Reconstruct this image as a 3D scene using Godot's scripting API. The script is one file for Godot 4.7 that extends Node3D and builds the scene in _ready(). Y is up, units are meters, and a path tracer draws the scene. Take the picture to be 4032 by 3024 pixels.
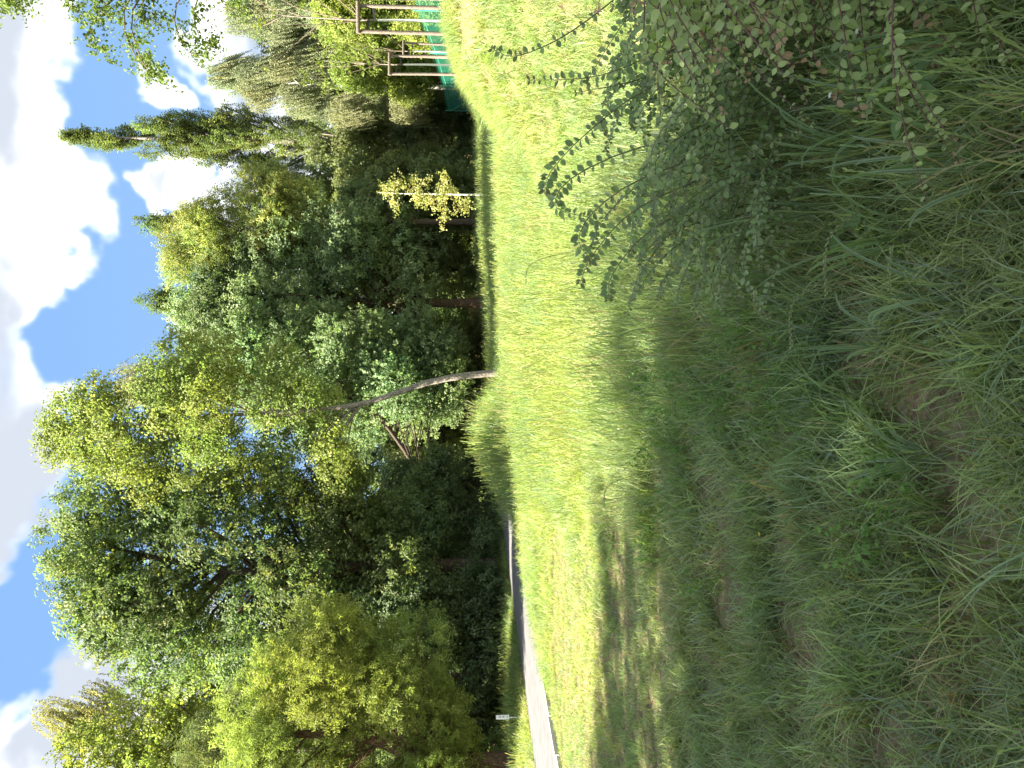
extends Node3D
# A meadow beside a paved path at the edge of a wood. x is right, y is up, the camera looks along -z; "d" below is distance ahead (-z).

const SUN_HEIGHT := 45.0
const EXPOSURE := 7.2

var rng := RandomNumberGenerator.new()
var noise := FastNoiseLite.new()
var patch := FastNoiseLite.new()
var M := {}
var LEAF := {}
var TUFT := {}
var used_names := {}
var path_line := [Vector2(-11.6, -6), Vector2(-10.6, 0), Vector2(-9.25, 6), Vector2(-7.65, 12), Vector2(-5.95, 20), Vector2(-4.75, 26), Vector2(-3.7, 31), Vector2(-2.5, 38), Vector2(-1.7, 46), Vector2(-1.4, 60)]

# ---------------------------------------------------------------- helpers

func r(a: float, b: float) -> float:
	return rng.randf_range(a, b)

func numbered(called: String) -> String:
	var n: int = used_names.get(called, 0)
	used_names[called] = n + 1
	return called if n == 0 else "%s_%03d" % [called, n]

func meta(o: Node, label := "", category := "", group := "", kind := "") -> Node:
	if label: o.set_meta("label", label)
	if category: o.set_meta("category", category)
	if group: o.set_meta("group", group)
	if kind: o.set_meta("kind", kind)
	return o

func thing(called: String, at: Vector3, label: String, category: String, group := "") -> Node3D:
	var o := Node3D.new()
	o.name = numbered(called)
	add_child(o)
	o.position = at
	meta(o, label, category, group)
	return o

func part(called: String, mesh: Mesh, material: Material, parent: Node3D, at := Transform3D()) -> MeshInstance3D:
	var o := MeshInstance3D.new()
	o.name = called if parent != self else numbered(called)
	o.mesh = mesh
	if material: o.material_override = material
	o.transform = at
	parent.add_child(o, true)
	return o

func copies(called: String, mesh: Mesh, where: Array, tint: PackedColorArray, parent: Node3D) -> MultiMeshInstance3D:
	var mm := MultiMesh.new()
	mm.transform_format = MultiMesh.TRANSFORM_3D
	mm.use_colors = true
	mm.mesh = mesh
	mm.instance_count = where.size()
	for i in where.size():
		mm.set_instance_transform(i, where[i])
		mm.set_instance_color(i, tint[i])
	var o := MultiMeshInstance3D.new()
	o.name = called if parent != self else numbered(called)
	o.multimesh = mm
	parent.add_child(o, true)
	return o

func st() -> SurfaceTool:
	var s := SurfaceTool.new()
	s.begin(Mesh.PRIMITIVE_TRIANGLES)
	return s

func tri(s: SurfaceTool, a: Vector3, b: Vector3, c: Vector3, col := Color.WHITE) -> void:
	s.set_color(col)
	s.add_vertex(a)
	s.set_color(col)
	s.add_vertex(b)
	s.set_color(col)
	s.add_vertex(c)

func quad(s: SurfaceTool, a: Vector3, b: Vector3, c: Vector3, d: Vector3, col := Color.WHITE) -> void:
	tri(s, a, b, c, col)
	tri(s, a, c, d, col)

func upright(dir: Vector3, turn := 0.0) -> Basis:
	dir = dir.normalized()
	var ref := Vector3.RIGHT if absf(dir.x) < 0.8 else Vector3.BACK
	var x := ref.cross(dir).normalized().rotated(dir, turn)
	return Basis(x, dir, x.cross(dir))

# A tapered, slightly knotty tube through the points.
func tube(s: SurfaceTool, pts: Array, radii: Array, sides := 8, rough := 0.0, cap := true) -> void:
	var rings := []
	var x := Vector3.RIGHT
	for i in pts.size():
		var t: Vector3 = (pts[mini(i + 1, pts.size() - 1)] - pts[maxi(i - 1, 0)]).normalized()
		x = (x - t * x.dot(t))
		if x.length() < 0.01: x = Vector3.FORWARD - t * Vector3.FORWARD.dot(t)
		x = x.normalized()
		var z := x.cross(t)
		var ring := []
		for k in sides:
			var a := TAU * k / sides
			var rr: float = radii[i] * (1.0 + rough * r(-1, 1))
			ring.append(pts[i] + (x * cos(a) + z * sin(a)) * rr)
		rings.append(ring)
	for i in rings.size() - 1:
		for k in sides:
			var k2 := (k + 1) % sides
			s.set_smooth_group(0)
			quad(s, rings[i][k], rings[i][k2], rings[i + 1][k2], rings[i + 1][k])
	if cap:
		for e in [0, rings.size() - 1]:
			for k in range(1, sides - 1):
				s.set_smooth_group(-1)
				if e == 0: tri(s, rings[e][0], rings[e][k + 1], rings[e][k])
				else: tri(s, rings[e][0], rings[e][k], rings[e][k + 1])

func done(s: SurfaceTool) -> ArrayMesh:
	s.generate_normals()
	return s.commit()

func box(s: SurfaceTool, c: Vector3, h: Vector3, b := Basis()) -> void:
	s.set_smooth_group(-1)
	var p := []
	for i in 8:
		p.append(c + b * Vector3(h.x * (1 if i & 1 else -1), h.y * (1 if i & 2 else -1), h.z * (1 if i & 4 else -1)))
	for f in [[0, 2, 3, 1], [4, 5, 7, 6], [0, 1, 5, 4], [2, 6, 7, 3], [0, 4, 6, 2], [1, 3, 7, 5]]:
		quad(s, p[f[0]], p[f[1]], p[f[2]], p[f[3]])

# A smooth curve through control points, resampled.
func curve(ctrl: Array, n: int) -> Array:
	var out := []
	var m := ctrl.size() - 1
	for i in n + 1:
		var t := float(i) / n * m
		var k := mini(int(t), m - 1)
		var f := t - k
		var p0: Vector3 = ctrl[maxi(k - 1, 0)]
		var p3: Vector3 = ctrl[mini(k + 2, m)]
		out.append(ctrl[k].cubic_interpolate(ctrl[k + 1], p0, p3, f))
	return out

# ---------------------------------------------------------------- the lie of the land

func from_crest(x: float, d: float) -> float:
	return (x - (5.4 + (0.37 * (d - 11.0) if d > 11.0 else 0.06 * (d - 11.0)))) * 0.94

func bank_width(d: float) -> float:
	return 2.7

func ground(x: float, d: float) -> float:
	var swell := 0.5 * smoothstep(1.0, 10.0, x) * smoothstep(14.0, 36.0, d)
	var crest := lerpf(1.7, 0.6, smoothstep(30.0, 48.0, d)) * (smoothstep(-14.0, 6.0, d) * 0.45 + 0.55)
	var h := lerpf(swell, crest, smoothstep(-bank_width(d), 0.0, from_crest(x, d)))
	var onto := smoothstep(1.6, 3.5, absf(x - path_x(d)))
	return h + (noise.get_noise_2d(x * 3.0, d * 3.0) * 0.09 + noise.get_noise_2d(x * 14.0, d * 14.0) * 0.014) * onto

func on_ground(x: float, d: float, up := 0.0) -> Vector3:
	return Vector3(x, ground(x, d) + up, -d)

func path_x(d: float) -> float:
	for i in path_line.size() - 1:
		if d <= path_line[i + 1].y or i == path_line.size() - 2:
			var a: Vector2 = path_line[i]
			var b: Vector2 = path_line[i + 1]
			var t := (d - a.y) / (b.y - a.y)
			var a0: Vector2 = path_line[maxi(i - 1, 0)]
			var b0: Vector2 = path_line[mini(i + 2, path_line.size() - 1)]
			return a.cubic_interpolate(b, a0, b0, clampf(t, 0, 1)).x
	return 0.0

# ---------------------------------------------------------------- materials

func noise_tex(freq: float, colors: Array, seed_: int, size := 512, octaves := 5) -> NoiseTexture2D:
	var n := FastNoiseLite.new()
	n.noise_type = FastNoiseLite.TYPE_SIMPLEX_SMOOTH
	n.fractal_octaves = octaves
	n.frequency = freq
	n.seed = seed_
	var t := NoiseTexture2D.new()
	t.width = size
	t.height = size
	t.seamless = true
	t.noise = n
	var g := Gradient.new()
	g.offsets = PackedFloat32Array()
	g.colors = PackedColorArray()
	for c in colors:
		g.add_point(c[0], c[1])
	while g.get_point_count() > colors.size():
		g.remove_point(0)
	t.color_ramp = g
	return t

func lin(rr: float, g: float, b: float) -> Color:
	return Color(rr, g, b).linear_to_srgb()

func plain(c: Color, rough: float, spec := 0.5) -> StandardMaterial3D:
	var m := StandardMaterial3D.new()
	m.albedo_color = c
	m.roughness = rough
	m.metallic_specular = spec
	return m

func leafy(rough: float, spec: float, back: Color) -> StandardMaterial3D:
	var m := plain(Color.WHITE, rough, spec)
	m.vertex_color_use_as_albedo = true
	m.backlight_enabled = true
	m.backlight = back
	m.cull_mode = BaseMaterial3D.CULL_DISABLED
	return m

func bark(a: Color, b: Color, seed_: int, scale: Vector3, relief := 1.2) -> StandardMaterial3D:
	var m := plain(Color.WHITE, 0.9, 0.3)
	m.albedo_texture = noise_tex(0.02, [[0.25, a.linear_to_srgb()], [0.5, a.lerp(b, 0.5).linear_to_srgb()], [0.75, b.linear_to_srgb()]], seed_)
	m.uv1_triplanar = true
	m.uv1_scale = scale
	m.heightmap_enabled = true
	m.heightmap_texture = noise_tex(0.03, [[0.2, Color.BLACK], [0.8, Color.WHITE]], seed_ + 7)
	m.heightmap_scale = relief
	return m

func make_materials() -> void:
	M.leaf = leafy(0.55, 0.36, lin(0.88, 1.0, 0.5))
	M.gloss_leaf = leafy(0.4, 0.5, lin(0.85, 1.0, 0.45))
	M.grass = leafy(0.48, 0.5, lin(0.93, 1.0, 0.5))
	M.brown_bark = bark(Color(0.07, 0.045, 0.03), Color(0.2, 0.13, 0.085), 3, Vector3(2.2, 0.45, 2.2), 3.0)
	M.dark_bark = bark(Color(0.05, 0.038, 0.03), Color(0.12, 0.09, 0.07), 4, Vector3(2.5, 0.6, 2.5), 2.0)
	M.grey_bark = bark(Color(0.13, 0.115, 0.1), Color(0.27, 0.24, 0.21), 5, Vector3(1.2, 0.7, 1.2), 1.2)
	M.white_bark = bark(Color(0.3, 0.29, 0.26), Color(0.72, 0.7, 0.66), 6, Vector3(1.5, 2.5, 1.5), 0.6)
	M.white_wash = bark(Color(0.6, 0.6, 0.56), Color(0.82, 0.82, 0.79), 8, Vector3(6, 2, 6), 0.4)
	M.twig = plain(lin(0.13, 0.1, 0.07), 0.8)
	M.red_twig = plain(lin(0.12, 0.05, 0.045), 0.6)
	M.green_twig = plain(lin(0.12, 0.13, 0.06), 0.6)
	M.stake = bark(Color(0.11, 0.09, 0.075), Color(0.24, 0.205, 0.175), 11, Vector3(9, 0.9, 9), 0.6)
	M.strap = plain(lin(0.015, 0.015, 0.015), 0.6)
	M.green_paint = plain(lin(0.05, 0.3, 0.21), 0.45)
	M.wire = plain(lin(0.025, 0.19, 0.13), 0.5)
	M.white_paint = plain(lin(0.75, 0.76, 0.76), 0.5)
	M.ink = plain(lin(0.03, 0.03, 0.04), 0.6)
	M.galvanised = plain(lin(0.36, 0.42, 0.4), 0.5)
	var soil := plain(Color.WHITE, 0.95, 0.2)
	soil.albedo_texture = noise_tex(0.012, [[0.2, lin(0.1, 0.075, 0.045)], [0.42, lin(0.16, 0.125, 0.08)], [0.55, lin(0.1, 0.12, 0.04)], [0.8, lin(0.2, 0.165, 0.11)]], 21, 1024, 7)
	soil.uv1_triplanar = true
	soil.uv1_world_triplanar = true
	soil.uv1_scale = Vector3.ONE * 0.7
	soil.heightmap_enabled = true
	soil.heightmap_texture = noise_tex(0.05, [[0.0, Color.BLACK], [1.0, Color.WHITE]], 22, 512, 6)
	soil.heightmap_scale = 3.0
	M.soil = soil
	var road := plain(Color.WHITE, 0.85, 0.35)
	road.albedo_texture = noise_tex(0.2, [[0.1, lin(0.1, 0.1, 0.107)], [0.5, lin(0.118, 0.118, 0.126)], [0.9, lin(0.138, 0.138, 0.144)]], 31, 512, 4)
	road.uv1_triplanar = true
	road.uv1_world_triplanar = true
	road.uv1_scale = Vector3.ONE * 0.8
	road.detail_enabled = true
	road.detail_blend_mode = BaseMaterial3D.BLEND_MODE_MUL
	road.detail_albedo = noise_tex(0.006, [[0.2, Color(0.9, 0.9, 0.9)], [0.7, Color(1, 1, 1)]], 33, 512, 4)
	road.detail_uv_layer = BaseMaterial3D.DETAIL_UV_1
	road.heightmap_enabled = true
	road.heightmap_texture = noise_tex(0.25, [[0.0, Color.BLACK], [1.0, Color.WHITE]], 32, 512, 3)
	road.heightmap_scale = 0.06
	M.road = road
	M.stone = bark(Color(0.4, 0.36, 0.32), Color(0.62, 0.57, 0.51), 41, Vector3(3, 3, 3), 0.5)

# ---------------------------------------------------------------- leaves and grass

func add_leaf(s: SurfaceTool, p: Vector3, dir: Vector3, up: Vector3, length: float, width: float, col: Color, fine := false) -> void:
	dir = dir.normalized()
	var side := dir.cross(up).normalized()
	var n := side.cross(dir)
	var lift := n * width * 0.22
	var tip := p + dir * length - n * length * 0.12
	if not fine:
		var m := p + dir * length * 0.45
		tri(s, p, m + side * width * 0.5 + lift, tip, col)
		tri(s, p, tip, m - side * width * 0.5 + lift, col)
		return
	var a := p + dir * length * 0.28
	var b := p + dir * length * 0.62
	for e in [-1.0, 1.0]:
		var a2: Vector3 = a + side * width * 0.46 * e + lift
		var b2: Vector3 = b + side * width * 0.42 * e + lift
		tri(s, p, a2, a, col)
		quad(s, a, a2, b2, b, col)
		tri(s, b, b2, tip, col)

# A twig one unit long with leaves round it.
# An oval leaf one unit long along y, folded a little along its midrib.
func oval_leaf(width: float, col: Color) -> ArrayMesh:
	var s := st()
	s.set_smooth_group(-1)
	var rim := [0.0, 0.62, 0.95, 1.0, 0.86, 0.55, 0.0]
	for k in 6:
		for e in [-1.0, 1.0]:
			var a := Vector3(0, 0.08 + k / 6.0, -0.1 * pow(k / 6.0, 2.0))
			var b := Vector3(0, 0.08 + (k + 1) / 6.0, -0.1 * pow((k + 1) / 6.0, 2.0))
			quad(s, a, a + Vector3(e, 0, 0.28) * rim[k] * width * 0.5, b + Vector3(e, 0, 0.28) * rim[k + 1] * width * 0.5, b, col)
	quad(s, Vector3(-0.02, 0, 0), Vector3(0.02, 0, 0), Vector3(0.02, 0.1, 0), Vector3(-0.02, 0.1, 0), col)
	s.generate_normals()
	s.set_material(M.gloss_leaf)
	return s.commit()

func leaf_cluster(seed_: int, n: int, length: float, width: float, spread: float, fine := false, hang := 0.0) -> ArrayMesh:
	rng.seed = seed_
	var s := st()
	s.set_smooth_group(-1)
	for i in n:
		var t := (i + r(0.2, 0.9)) / n
		var a := r(0, TAU)
		var out := Vector3(cos(a), 0, sin(a))
		var p := Vector3(0, t, 0) + out * r(0.0, spread)
		var dir := out * r(0.6, 1.0) + Vector3(0, r(-0.2, 0.7) - hang, 0)
		var k := r(0.72, 1.28)
		add_leaf(s, p, dir, Vector3(r(-0.6, 0.6), 1, r(-0.6, 0.6)), length * r(0.7, 1.2), width * r(0.7, 1.2), Color(k * r(0.9, 1.12), k, k * r(0.8, 1.1)), fine)
	for k in 2:
		var w := 0.012
		quad(s, Vector3(-w * (1 - k), 0, -w * k), Vector3(w * (1 - k), 0, w * k), Vector3(0, 1, 0), Vector3(0, 1, 0.001), Color(0.7, 0.5, 0.4))
	s.generate_normals()
	s.set_material(M.leaf)
	return s.commit()

# A hanging strand of small leaves, pointing down from its origin.
func strand(seed_: int, n: int, length: float, width: float) -> ArrayMesh:
	rng.seed = seed_
	var s := st()
	s.set_smooth_group(-1)
	var p := Vector3.ZERO
	var away := Vector3(0.5, 0.1, 0)
	var last := p
	for i in n:
		away = away.lerp(Vector3(r(-0.15, 0.15), -1, r(-0.15, 0.15)), 0.1)
		p += away.normalized() / n
		quad(s, last, last + Vector3(0.006, 0, 0), p + Vector3(0.006, 0, 0), p, Color(0.7, 0.5, 0.4))
		last = p
		var a := r(0, TAU)
		var k := r(0.75, 1.25)
		add_leaf(s, p, Vector3(cos(a), r(-1.2, 0.0), sin(a)), Vector3(r(-1, 1), 0.6, r(-1, 1)), length * r(0.7, 1.2), width * r(0.7, 1.2), Color(k, k, k))
	s.generate_normals()
	s.set_material(M.leaf)
	return s.commit()

# A grass tuft of unit height and unit spread.
func tuft(seed_: int, n: int, width: float, segs: int, lean: float, base: float, seeds := 0) -> ArrayMesh:
	rng.seed = seed_
	var s := st()
	s.set_smooth_group(-1)
	for i in n + seeds:
		var a := r(0, TAU)
		var out := Vector3(cos(a), 0, sin(a))
		var root := Vector3(r(-1, 1), 0, r(-1, 1)) * base
		var h := r(0.45, 1.0) if i < n else r(0.95, 1.3)
		var reach := lean * r(0.3, 1.0) * (1.0 if i < n else 0.5)
		var fall := r(0.0, 0.35) if i < n else r(0.0, 0.12)
		var side := Vector3(-sin(a + r(-0.7, 0.7)), 0, cos(a + r(-0.7, 0.7))).normalized()
		var k := r(0.5, 1.35)
		var col := Color(k * r(0.88, 1.1), k, k * r(0.75, 1.15))
		if rng.randf() < 0.1: col = Color(1.45, 1.5, 1.9)
		if rng.randf() < 0.06: col = Color(1.7 * k, 1.25 * k, 1.5 * k)
		var pl := root
		var wl := width * r(0.7, 1.15)
		if i >= n: wl *= 0.45
		var w0 := wl
		for j in range(1, segs + 1):
			var t := float(j) / segs
			var p := root + out * reach * t * t + Vector3(0, h * (t - fall * t * t * t), 0)
			var w1 := w0 * (1.0 - t * t * 0.97)
			if i >= n: w1 = w0
			quad(s, pl - side * wl, pl + side * wl, p + side * w1, p - side * w1, col)
			pl = p
			wl = w1
		if i >= n:
			var tint := Color(1.7, 1.15, 1.5)
			for j in 9:
				var t := 0.72 + 0.3 * j / 9.0
				var p := root + out * reach * t * t + Vector3(0, h * (t - fall * t * t * t), 0)
				add_leaf(s, p, Vector3(r(-0.5, 0.5), 1, r(-0.5, 0.5)) + out * 0.3, out + Vector3(r(-0.5, 0.5), 0, r(-0.5, 0.5)), 0.075, width * 1.7, tint * r(0.8, 1.2))
	s.generate_normals()
	s.set_material(M.grass)
	return s.commit()

func make_leaves() -> void:
	LEAF.broad = [leaf_cluster(101, 14, 0.3, 0.22, 0.1), leaf_cluster(102, 14, 0.28, 0.2, 0.12)]
	LEAF.fine = [leaf_cluster(103, 13, 0.27, 0.2, 0.1, true), leaf_cluster(104, 12, 0.25, 0.2, 0.12, true)]
	LEAF.aspen = [leaf_cluster(105, 10, 0.22, 0.2, 0.2, true, 0.5), leaf_cluster(106, 9, 0.22, 0.2, 0.22, true, 0.6)]
	LEAF.narrow = [leaf_cluster(107, 20, 0.36, 0.085, 0.08), leaf_cluster(108, 20, 0.33, 0.08, 0.1)]
	LEAF.small = [leaf_cluster(109, 22, 0.2, 0.13, 0.16), leaf_cluster(110, 22, 0.18, 0.13, 0.18)]
	LEAF.weep = [strand(111, 40, 0.07, 0.05), strand(112, 40, 0.065, 0.05)]
	TUFT.lawn = [tuft(201, 22, 0.035, 2, 0.8, 0.8), tuft(202, 22, 0.035, 2, 0.9, 0.8)]
	TUFT.mid = [tuft(203, 20, 0.022, 4, 1.3, 0.45), tuft(204, 18, 0.028, 4, 1.7, 0.45), tuft(205, 20, 0.022, 4, 1.5, 0.55, 1)]
	TUFT.tall = [tuft(206, 18, 0.02, 4, 0.9, 0.5), tuft(207, 15, 0.022, 4, 1.1, 0.5, 3), tuft(208, 18, 0.02, 4, 0.8, 0.6, 1)]
	TUFT.seedy = [tuft(209, 12, 0.02, 4, 0.9, 0.6, 7), tuft(210, 14, 0.02, 4, 0.7, 0.6, 5)]

# ---------------------------------------------------------------- trees

func prof_at(prof: Array, y: float) -> Array:
	for i in prof.size() - 1:
		if y <= prof[i + 1][0]:
			var t := clampf((y - prof[i][0]) / (prof[i + 1][0] - prof[i][0]), 0, 1)
			return [lerpf(prof[i][1], prof[i + 1][1], t), lerpf(prof[i][2], prof[i + 1][2], t), lerpf(prof[i][3], prof[i + 1][3], t)]
	return prof[-1].slice(1)

# t: name, label, group, at [x, d], trunk (points relative to the base), girth, prof (height, radius, offset x, offset d), flat (depth against width), lobes, lobe (least and most radius), count, leaf, size, col, vary, bark, hang
func tree(t: Dictionary) -> Node3D:
	rng.seed = hash(str(t.at) + t.name)
	var base := on_ground(t.at[0], t.at[1], -0.05)
	var root := thing(t.name, base, t.label, t.get("category", "tree"), t.get("group", ""))
	var prof: Array = t.prof
	var top: float = prof[-1][0]
	var ctrl: Array = t.get("trunk", [Vector3.ZERO, Vector3(r(-0.1, 0.1), top * 0.3, r(-0.1, 0.1)), Vector3(prof_at(prof, top * 0.6)[1] * 0.7, top * 0.6, -prof_at(prof, top * 0.6)[2] * 0.7), Vector3(prof[-1][2], top * 0.93, -prof[-1][3])])
	var pts := curve(ctrl, 14)
	var radii := []
	for i in pts.size():
		var f: float = 1.0 - float(i) / (pts.size() - 1)
		radii.append(t.girth * (0.12 + 0.88 * pow(f, 0.8)) * (1.25 if i == 0 else 1.0))
	var s := st()
	tube(s, pts, radii, 9, 0.03)
	var flat: float = t.get("flat", 0.85)
	# lobes of foliage, each carried by a limb
	var lobes := []
	var lo: float = prof[0][0]
	var tries := 0
	while lobes.size() < t.lobes and tries < t.lobes * 20:
		tries += 1
		var y := r(lo, top)
		var pr := prof_at(prof, y)
		if rng.randf() > 0.25 + pr[0] / t.get("wide", 4.0): continue
		var lr := minf(r(t.lobe[0], t.lobe[1]), maxf(pr[0], 0.35))
		var a := r(0, TAU)
		var rad: float = maxf(pr[0] - lr * 0.6, 0.0) * pow(rng.randf(), 0.4)
		var c := Vector3(pr[1] + cos(a) * rad, y, -pr[2] - sin(a) * rad * flat)
		lobes.append([c, lr])
	for l in lobes:
		var c: Vector3 = l[0]
		var level: Vector3 = pts[-1]
		for p in pts:
			if p.y >= c.y:
				level = p
				break
		var flat_way := Vector2(c.x - level.x, c.z - level.z).length()
		var wanted := maxf(t.get("bare", 0.0) + r(0.0, t.get("scatter", 0.6)), c.y - maxf(0.4, flat_way * t.get("rise", 0.7)) * r(0.7, 1.3))
		var best := pts.size() - 1
		for i in pts.size():
			if pts[i].y >= wanted:
				best = i
				break
		var a: Vector3 = pts[best]
		if best > 0: a = a.lerp(pts[best - 1], clampf((a.y - wanted) / maxf(a.y - pts[best - 1].y, 0.01), 0, 1))
		var mid := a.lerp(c, 0.5) + Vector3(r(-0.2, 0.2), c.distance_to(a) * r(-0.02, 0.14), r(-0.2, 0.2))
		var g: float = minf(radii[best] * 0.55, t.girth * 0.3) * t.get("limb", 1.0)
		tube(s, curve([a, mid, c, c + (c - mid) * 0.35 + Vector3(0, 0.1, 0)], 6), [g, g * 0.85, g * 0.7, g * 0.55, g * 0.4, g * 0.25, g * 0.1], 5, 0.0, false)
	part("trunk", done(s), t.get("bark", M.dark_bark), root)
	var total := 0.0
	for l in lobes: total += l[1] * l[1]
	var kinds: Array = LEAF[t.leaf]
	var where := []
	var tint := PackedColorArray()
	var hang: float = t.get("hang", 0.0)
	var vary: float = t.get("vary", 0.18)
	for l in lobes:
		var c: Vector3 = l[0]
		var n := int(t.count * l[1] * l[1] / total)
		var tone := r(1.0 - vary, 1.0 + vary)
		var warm := r(-0.08, 0.08)
		for i in n:
			var v := Vector3(r(-1, 1), r(-1, 1), r(-1, 1))
			if v.length() > 1.0 or v.length() < 0.05: v = v.normalized() * r(0.3, 1.0)
			v = v.normalized() * pow(v.length(), 0.55) * r(0.85, 1.12)
			var p: Vector3 = c + v * Vector3(1, t.get("squash", 0.78), 1) * l[1]
			if p.y < 0.1: continue
			var dir := v.normalized() * 0.9 + Vector3(r(-0.5, 0.5), r(-0.3, 0.6) - hang, r(-0.5, 0.5))
			if t.leaf == "weep": dir = Vector3(r(-0.15, 0.15) + t.get("wind", 0.0), 1, r(-0.15, 0.15))
			if t.get("column", false): dir = Vector3(v.x * 0.4, 1, v.z * 0.4)
			var sz: float = t.size * r(0.7, 1.25)
			where.append(Transform3D(upright(dir, r(0, TAU)).scaled_local(Vector3.ONE * sz), p))
			var k := tone * r(0.85, 1.15)
			var col: Color = t.col
			if t.has("col2") and rng.randf() < t.get("share", 0.15): col = t.col2
			tint.append(Color(col.r * k * (1.0 + warm), col.g * k, col.b * k * (1.0 - warm)))
	meta(copies("crown", kinds[rng.randi() % kinds.size()], where, tint, root), "", "", "", "stuff")
	return root

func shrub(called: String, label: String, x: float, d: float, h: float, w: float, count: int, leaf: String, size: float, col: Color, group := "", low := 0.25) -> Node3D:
	return tree({"name": called, "label": label, "category": "shrub", "group": group, "at": [x, d], "girth": 0.09, "prof": [[low, w * 0.75, 0, 0], [h * 0.5, w, 0, 0], [h * 0.85, w * 0.7, 0, 0], [h, w * 0.3, 0, 0]], "lobes": 22, "lobe": [w * 0.25, w * 0.42], "wide": w, "count": count, "leaf": leaf, "size": size, "col": col, "rise": 0.8, "flat": 0.9})

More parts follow.
